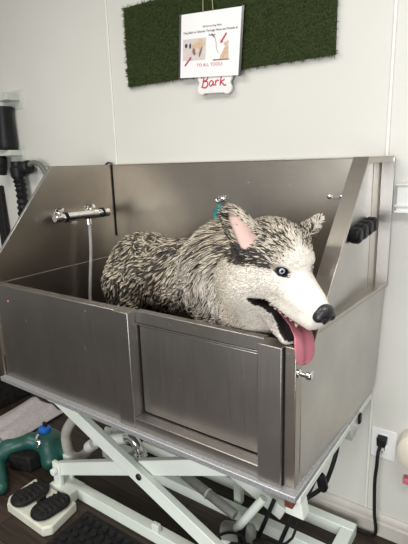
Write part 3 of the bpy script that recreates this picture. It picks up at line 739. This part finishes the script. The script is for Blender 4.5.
b = B(); lathe(b, [(0, .03), (.02, .034), (.03, .03)], (-.905, .64, .2225), (0, 0, 1), 14); obj('pole_foot', b, M['rubber'], bl)
bb = thing('black_filler_box', 'low black box added to fill the dark area behind the white towel', 'filler box', (-1.2, .5, 0))  # invented box that fills the dark area behind the towel
b = B(); prism(b, [(-1.75, .36, 0), (-.88, .36, 0), (-.86, .36, .20), (-1.78, .36, .20)], (0, .31, 0)); obj('filler_body', b, M['rubber'], bb, bevel=.012)
b = B(); box(b, (-1.80, .34, .20), (-.84, .68, .222)); obj('filler_rim', b, M['black'], bb, bevel=.006)

# ------------------------------------------------------------------ towel
n1, n2 = 60, 44; V = []
for i in range(n1):
    for j in range(n2):
        u, w = i/(n1-1), j/(n2-1); p = np.array([-.74, .02])*(1-u)*(1-w)+np.array([-.46, .10])*u*(1-w)+np.array([-.495, .615])*u*w+np.array([-.82, .62])*(1-u)*w
        z = .012+.006*math.sin(4*u+3*w)*math.sin(3*w+2)+.005*math.sin(5*w-13*u+1.5*math.sin(4*w))+.0025*math.sin(21*u+6*w)
        V.append((p[0], p[1]+.008*math.sin(14*u)*(w-.5), max(.003, z)))
Q = [(i*n2+j, (i+1)*n2+j, (i+1)*n2+j+1, i*n2+j+1) for i in range(n1-1) for j in range(n2-1)]
tw = np_mesh('towel', V, Q, None, M['towel']); md = tw.modifiers.new('thick', 'SOLIDIFY'); md.thickness = .008; md.offset = 1
tag(tw, 'crumpled white towel spread on the dark floor left of the lift', 'towel')

# ------------------------------------------------------------------ green cleaner
gc = thing('carpet_cleaner', 'teal green plastic cleaning machine with arched handle on the floor', 'cleaner', (-.2, .2, 0))
g = SDF()
g.add(f_cone((-.36, .09, .045), (-.345, .15, .085), .050, .042), .02); g.add(f_cone((-.345, .15, .085), (-.26, .23, .115), .036, .036), .02); g.add(f_cone((-.26, .23, .115), (-.17, .27, .095), .036, .042), .02)
g.add(f_cone((-.165, .27, .085), (-.13, .25, .040), .050, .052), .03); g.add(f_ell((-.22, .31, .070), (.115, .070, .075)), .03)
g.add(f_cone((-.15, .30, .07), (-.05, .325, .055), .046, .016), .02); g.add(f_cone((-.38, .10, .045), (-.17, .0, .032), .045, .030), .02)
gv, gf = g.mesh((-.45, -.1, .0), (.05, .42, .24), .006); np_mesh('machine_shell', gv, gf, None, M['teal'], gc)
b = B(); prism(b, [(-.30, .12, .0), (-.18, .16, .0), (-.17, .22, .0), (-.27, .24, .0)], (0, 0, .085)); obj('dark_core', b, M['rubber'], gc, bevel=.01)
b = B(); lathe(b, [(0, .030), (.012, .032), (.024, .030), (.030, .018)], (-.235, .30, .136), (.05, .1, 1), 18); lab(obj('tank_cap', b, M['blue'], gc), 'bright blue cap')
b = B(); box(b, (-.250, .300, .164), (-.224, .314, .186)); obj('cap_latch', b, M['black'], gc, bevel=.003)
b = B(); lathe(b, [(0, .034), (.03, .036), (.05, .028)], (-.385, .13, .085), (-.5, -.2, .6), 18); lab(obj('grey_knob', b, M['greyhose'], gc), 'grey knob')
b = B(); tube(b, spline([(-.205, .24, .162), (-.188, .215, .150), (-.180, .232, .134), (-.168, .205, .118)]), .006, 8); obj('spring_clip', b, M['chrome'], gc)

# ------------------------------------------------------------------ the scissor lift
lift = thing('scissor_lift', 'cream steel scissor lift frame under the dog tub', 'lift', (.6, .34, 0))
def Lp(name, bm, mat='lift', bevel=.003, par=None, **k): return obj(name, bm, M[mat], par or lift, bevel=bevel, **k)
for y in (.15, .47):
    b = B(); bar(b, (.13, y-.02, .530), (1.04, y-.02, .135), .028, .060); Lp('scissor_arm', b)
    b = B(); bar(b, (.06, y+.012, .127), (1.12, y+.012, .557), .028, .060); Lp('scissor_arm', b)
    b = B(); lathe(b, [(0, .013), (.006, .013), (.008, .008)], (.607, y-.034, .334), (0, -1, 0), 16); Lp('pivot_bolt', b, 'darkmetal', .001)
    b = B(); box(b, (.10, y-.04, .50), (.16, y+.02, .611)); Lp('arm_bracket', b)
for y in (.19, .62):
    b = B(); box(b, (.16, y-.022, .0), (1.265, y+.022, .052)); Lp('base_rail', b)
b = B(); box(b, (.16, .445, .0), (1.215, .485, .05)); Lp('base_rail', b)
b = B(); box(b, (1.215, .212, 0), (1.265, .598, .05)); Lp('base_cross_rail', b)
for y in (.17, .49):
    b = B(); box(b, (.035, y-.03, .05), (.085, y-.012, .165)); box(b, (.035, y+.03, .05), (.085, y+.045, .165)); box(b, (.02, y-.045, .0), (.16, y+.045, .052)); Lp('pivot_bracket', b)
    b = B(); lathe(b, [(0, .016), (.02, .016)], (.06, y-.052, .127), (0, 1, 0), 16); Lp('pivot_cap', b, 'whiteplastic', .002)
for y in (.10, .60):
    b = B(); box(b, (.08, y-.015, .585), (1.24, y+.015, .611)); Lp('top_rail', b)
b = B(); box(b, (1.245, .02, .588), (1.283, .68, .611)); Lp('top_cross_rail', b)
b = B(); prism(b, [(1.235, .03, .611), (1.275, .03, .611), (1.290, .03, .535), (1.235, .03, .535)], (0, .04, 0)); Lp('corner_foot', b)
for x, y in ((.155, .03), (.47, .05), (.83, .03), (1.258, .0)):
    b = B(); box(b, (x-.012, y, .582), (x+.012, y+.03, .612)); lab(Lp('rubber_pad', b, 'rust', .003), 'rusty red pad under the tray lip')
b = B(); prism(b, [(1.25, .42, .611), (1.25, .53, .611), (1.25, .51, .545), (1.25, .45, .535)], (.035, 0, 0)); Lp('limit_switch', b, 'clear')
b = B(); box(b, (1.286, .50, .575), (1.294, .52, .61)); Lp('switch_lever', b, 'black', .002)
b = B(); tube(b, [(.60, .33, .240), (.91, .30, .175)], .019, 16); ac = Lp('actuator_tube', b, 'greyhose', 0)
for t in (.08, .55): 
    p = Vector((.62, .33, .235)).lerp(Vector((.90, .30, .175)), t); b = B(); lathe(b, [(0, .021), (.008, .021)], p, (.28, -.03, -.06), 16); obj('tie_band', b, M['whiteplastic'], ac)
b = B(); lathe(b, [(0, .024), (.01, .034), (.12, .034), (.13, .024)], (.86, .28, .10), (.4, .12, .05), 20); mo = Lp('motor', b, 'greyhose', .002)
b = B(); lathe(b, [(0, .036), (.03, .036)], (.93, .30, .11), (.4, .12, .05), 20); obj('motor_band', b, M['black'], mo)
b = B(); tube(b, [(1.02, .32, .285), (.86, .27, .03)], .016, 14); Lp('push_rod', b)
b = B(); box(b, (.78, .50, .03), (.815, .53, .32)); Lp('upright', b)
b = B(); box(b, (.60, .17, .05), (.635, .19, .085)); Lp('rail_stop', b)
b = B(); tube(b, spline([(1.26, .36, .60), (1.268, .345, .56), (1.262, .31, .50), (1.25, .27, .46), (1.20, .22, .42)]), .007, 10)
b2 = B(); lathe(b2, [(0, .010), (.012, .015), (.05, .016), (.065, .009)], (1.262, .22, .545), (.1, .2, -.9), 16); Lp('cable_connector', b2, 'black', .002)
Lp('control_cable', b, 'black', 0)

lp = thing('cable_coil', 'loops of thin black cable lying by the lift motor', 'cable', (.93, .25, .05))
b = B()
cp = [(cx+r_*math.cos(a), cy+r_*.75*math.sin(a), zz+tl*r_*math.sin(a)+.03*math.cos(a)) for cx, cy, r_, zz, tl, a0, a1 in ((.93, .19, .085, .10, .5, 0, 6.0), (1.04, .24, .090, .10, .3, 3.1, 9.3)) for a in np.linspace(a0, a1, 14)]
tube(b, spline(cp+[(1.12, .30, .16), (1.15, .33, .26), (1.18, .36, .36), (1.20, .40, .44)], 4), .0048, 8)
obj('cable_loops', b, M['black'], lp)
for dx, lb in ((0, 'black strap across the rear scissor arm, the one nearer the lift motor'), (.085, 'black strap across the rear scissor arm, the one nearer the corner foot')):
    b = B(); bar(b, (1.02+dx, .405, .22), (.965+dx, .375, .04), .008, .016); tag(obj('black_strap', b, M['black'], None, bevel=.002), lb, 'strap')

# drain hose and pipe behind the lift
dh = thing('drain_hose', 'thick beige drain hose curving down behind the front scissor arm', 'hose', (0, .4, .1))
b = B(); tube(b, spline([(.22, .33, .56), (.12, .31, .42), (.029, .30, .310), (-.060, .30, .185), (-.045, .30, .075), (.04, .30, .095), (.13, .305, .19)], 8), .024, 16); obj('hose_tube', b, M['hose'], dh)
b = B(); lathe(b, [(0, .028), (.05, .028)], (.10, .303, .165), (.1, .01, .09), 18); obj('hose_cuff', b, M['whiteplastic'], dh)
dp = thing('drain_pipe', 'white drain pipe with a chrome elbow under the tub tray', 'pipe', (.25, .4, .4))
b = B(); tube(b, [(.155, .306, .215), (.34, .32, .29)], .024, 16); obj('pipe_tube', b, M['whiteplastic'], dp)
b = B(); tube(b, spline([(.34, .32, .29), (.375, .32, .30), (.41, .32, .27), (.425, .32, .21)], 8), .022, 14); lathe(b, [(0, .028), (.02, .028)], (.418, .32, .245), (.2, 0, -.6), 16); obj('pipe_elbow', b, M['chrome'], dp)
b = B(); prism(b, [(.225, .29, .13), (.28, .29, .13), (.27, .29, .20), (.235, .29, .20)], (0, .04, 0)); obj('pipe_bracket', b, M['whiteplastic'], dp, bevel=.003)

# ------------------------------------------------------------------ foot pedal and rubber mat
fp = thing('foot_pedal', 'cream foot switch with two black pedals on the floor', 'foot pedal', (.06, .06, 0))
b = B(); prism(b, [(-.070, -.025, 0), (-.035, -.055, 0), (.215, -.060, 0), (.240, -.03, 0), (.215, .118, 0), (-.075, .118, 0)], (0, 0, .046)); obj('pedal_base', b, M['oldcream'], fp, bevel=.008, seg=3)
for cx in (.018, .160):
    g = SDF(); 
    g.add(f_squash(f_cone((cx-.008, -.002, .060), (cx+.004, .062, .060), .054, .052), (0, 0, .06), (0, 0, 1), .42), .01)
    for yy in np.linspace(-.035, .09, 7): g.add(f_cone((cx-.032, yy, .080), (cx+.032, yy, .080), .003, .003), .008)
    v, f = g.mesh((cx-.09, -.08, .02), (cx+.09, .16, .10), .004); np_mesh('pedal', v, f, None, M['rubber'], fp)
b = B(); box(b, (.075, .015, .045), (.095, .055, .072)); obj('pedal_divider', b, M['rubber'], fp, bevel=.004)
mt = thing('rubber_mat', 'black perforated rubber mat in front of the lift rail', 'mat', (.4, .02, 0))
b = B(); box(b, (.255, -.60, .0), (1.05, .14, .006)); obj('mat_sheet', b, M['rubber'], mt, bevel=.002)
b = B()
for i in range(20):
    for j in range(17):
        x, y = .28+i*.042+(j % 2)*.02, -.57+j*.042
        if x < 1.03 and y < .115: lathe(b, [(0, .015), (.010, .013), (.012, .006)], (x, y, .005), (0, 0, 1), 8)
obj('mat_studs', b, M['black'], mt)

# ------------------------------------------------------------------ camera, light, world
f_px = 461.3492
cam = bpy.data.cameras.new('camera'); co = bpy.data.objects.new('camera', cam); COL.objects.link(co)
cam.sensor_fit = 'VERTICAL'; cam.sensor_height = 24; cam.lens = f_px/544*24; cam.clip_start = .02
yaw, pit, rol = .6151, .2334, -.0299
f = Vector((-math.sin(yaw)*math.cos(pit), math.cos(yaw)*math.cos(pit), -math.sin(pit))); r = Vector((math.cos(yaw), math.sin(yaw), 0)); u = r.cross(f)
r2 = r*math.cos(rol)+u*math.sin(rol); u2 = -r*math.sin(rol)+u*math.cos(rol)
mw = Matrix((r2, u2, -f)).transposed().to_4x4(); mw.translation = (1.6857, -.9529, 1.4645); co.matrix_world = mw
SC.camera = co

def area(name, loc, target, sx, sy, power, col):
    l = bpy.data.lights.new(name, 'AREA'); l.shape = 'RECTANGLE'; l.size = sx; l.size_y = sy; l.energy = power; l.color = col
    o = bpy.data.objects.new(name, l); COL.objects.link(o); o.location = loc
    o.rotation_euler = (Vector(target)-Vector(loc)).to_track_quat('-Z', 'Y').to_euler()
area('ceiling_lamp', (.2, -.9, 2.65), (.2, -.8, 0), 1.3, .6, 24, (1, .96, .88))
area('right_wall_fill', (2.1, -.5, 2.65), (2.1, -.4, 0), 1.2, .6, 28, (.98, .985, 1))  # overhead fill added to lighten the right wall
area('front_fill', (1.6, -3.4, 1.25), (.8, .3, .5), 2.2, 1.7, 95, (.97, .98, 1))  # area fill added to brighten the lift parts under the tub
w = bpy.data.worlds.new('world'); SC.world = w; w.use_nodes = True
w.node_tree.nodes['Background'].inputs['Color'].default_value = (.80, .80, .78, 1); w.node_tree.nodes['Background'].inputs['Strength'].default_value = .30
vs = SC.view_settings; vs.view_transform = 'Standard'; vs.look = 'None'; vs.exposure = .2; vs.gamma = 1; vs.use_curve_mapping = False
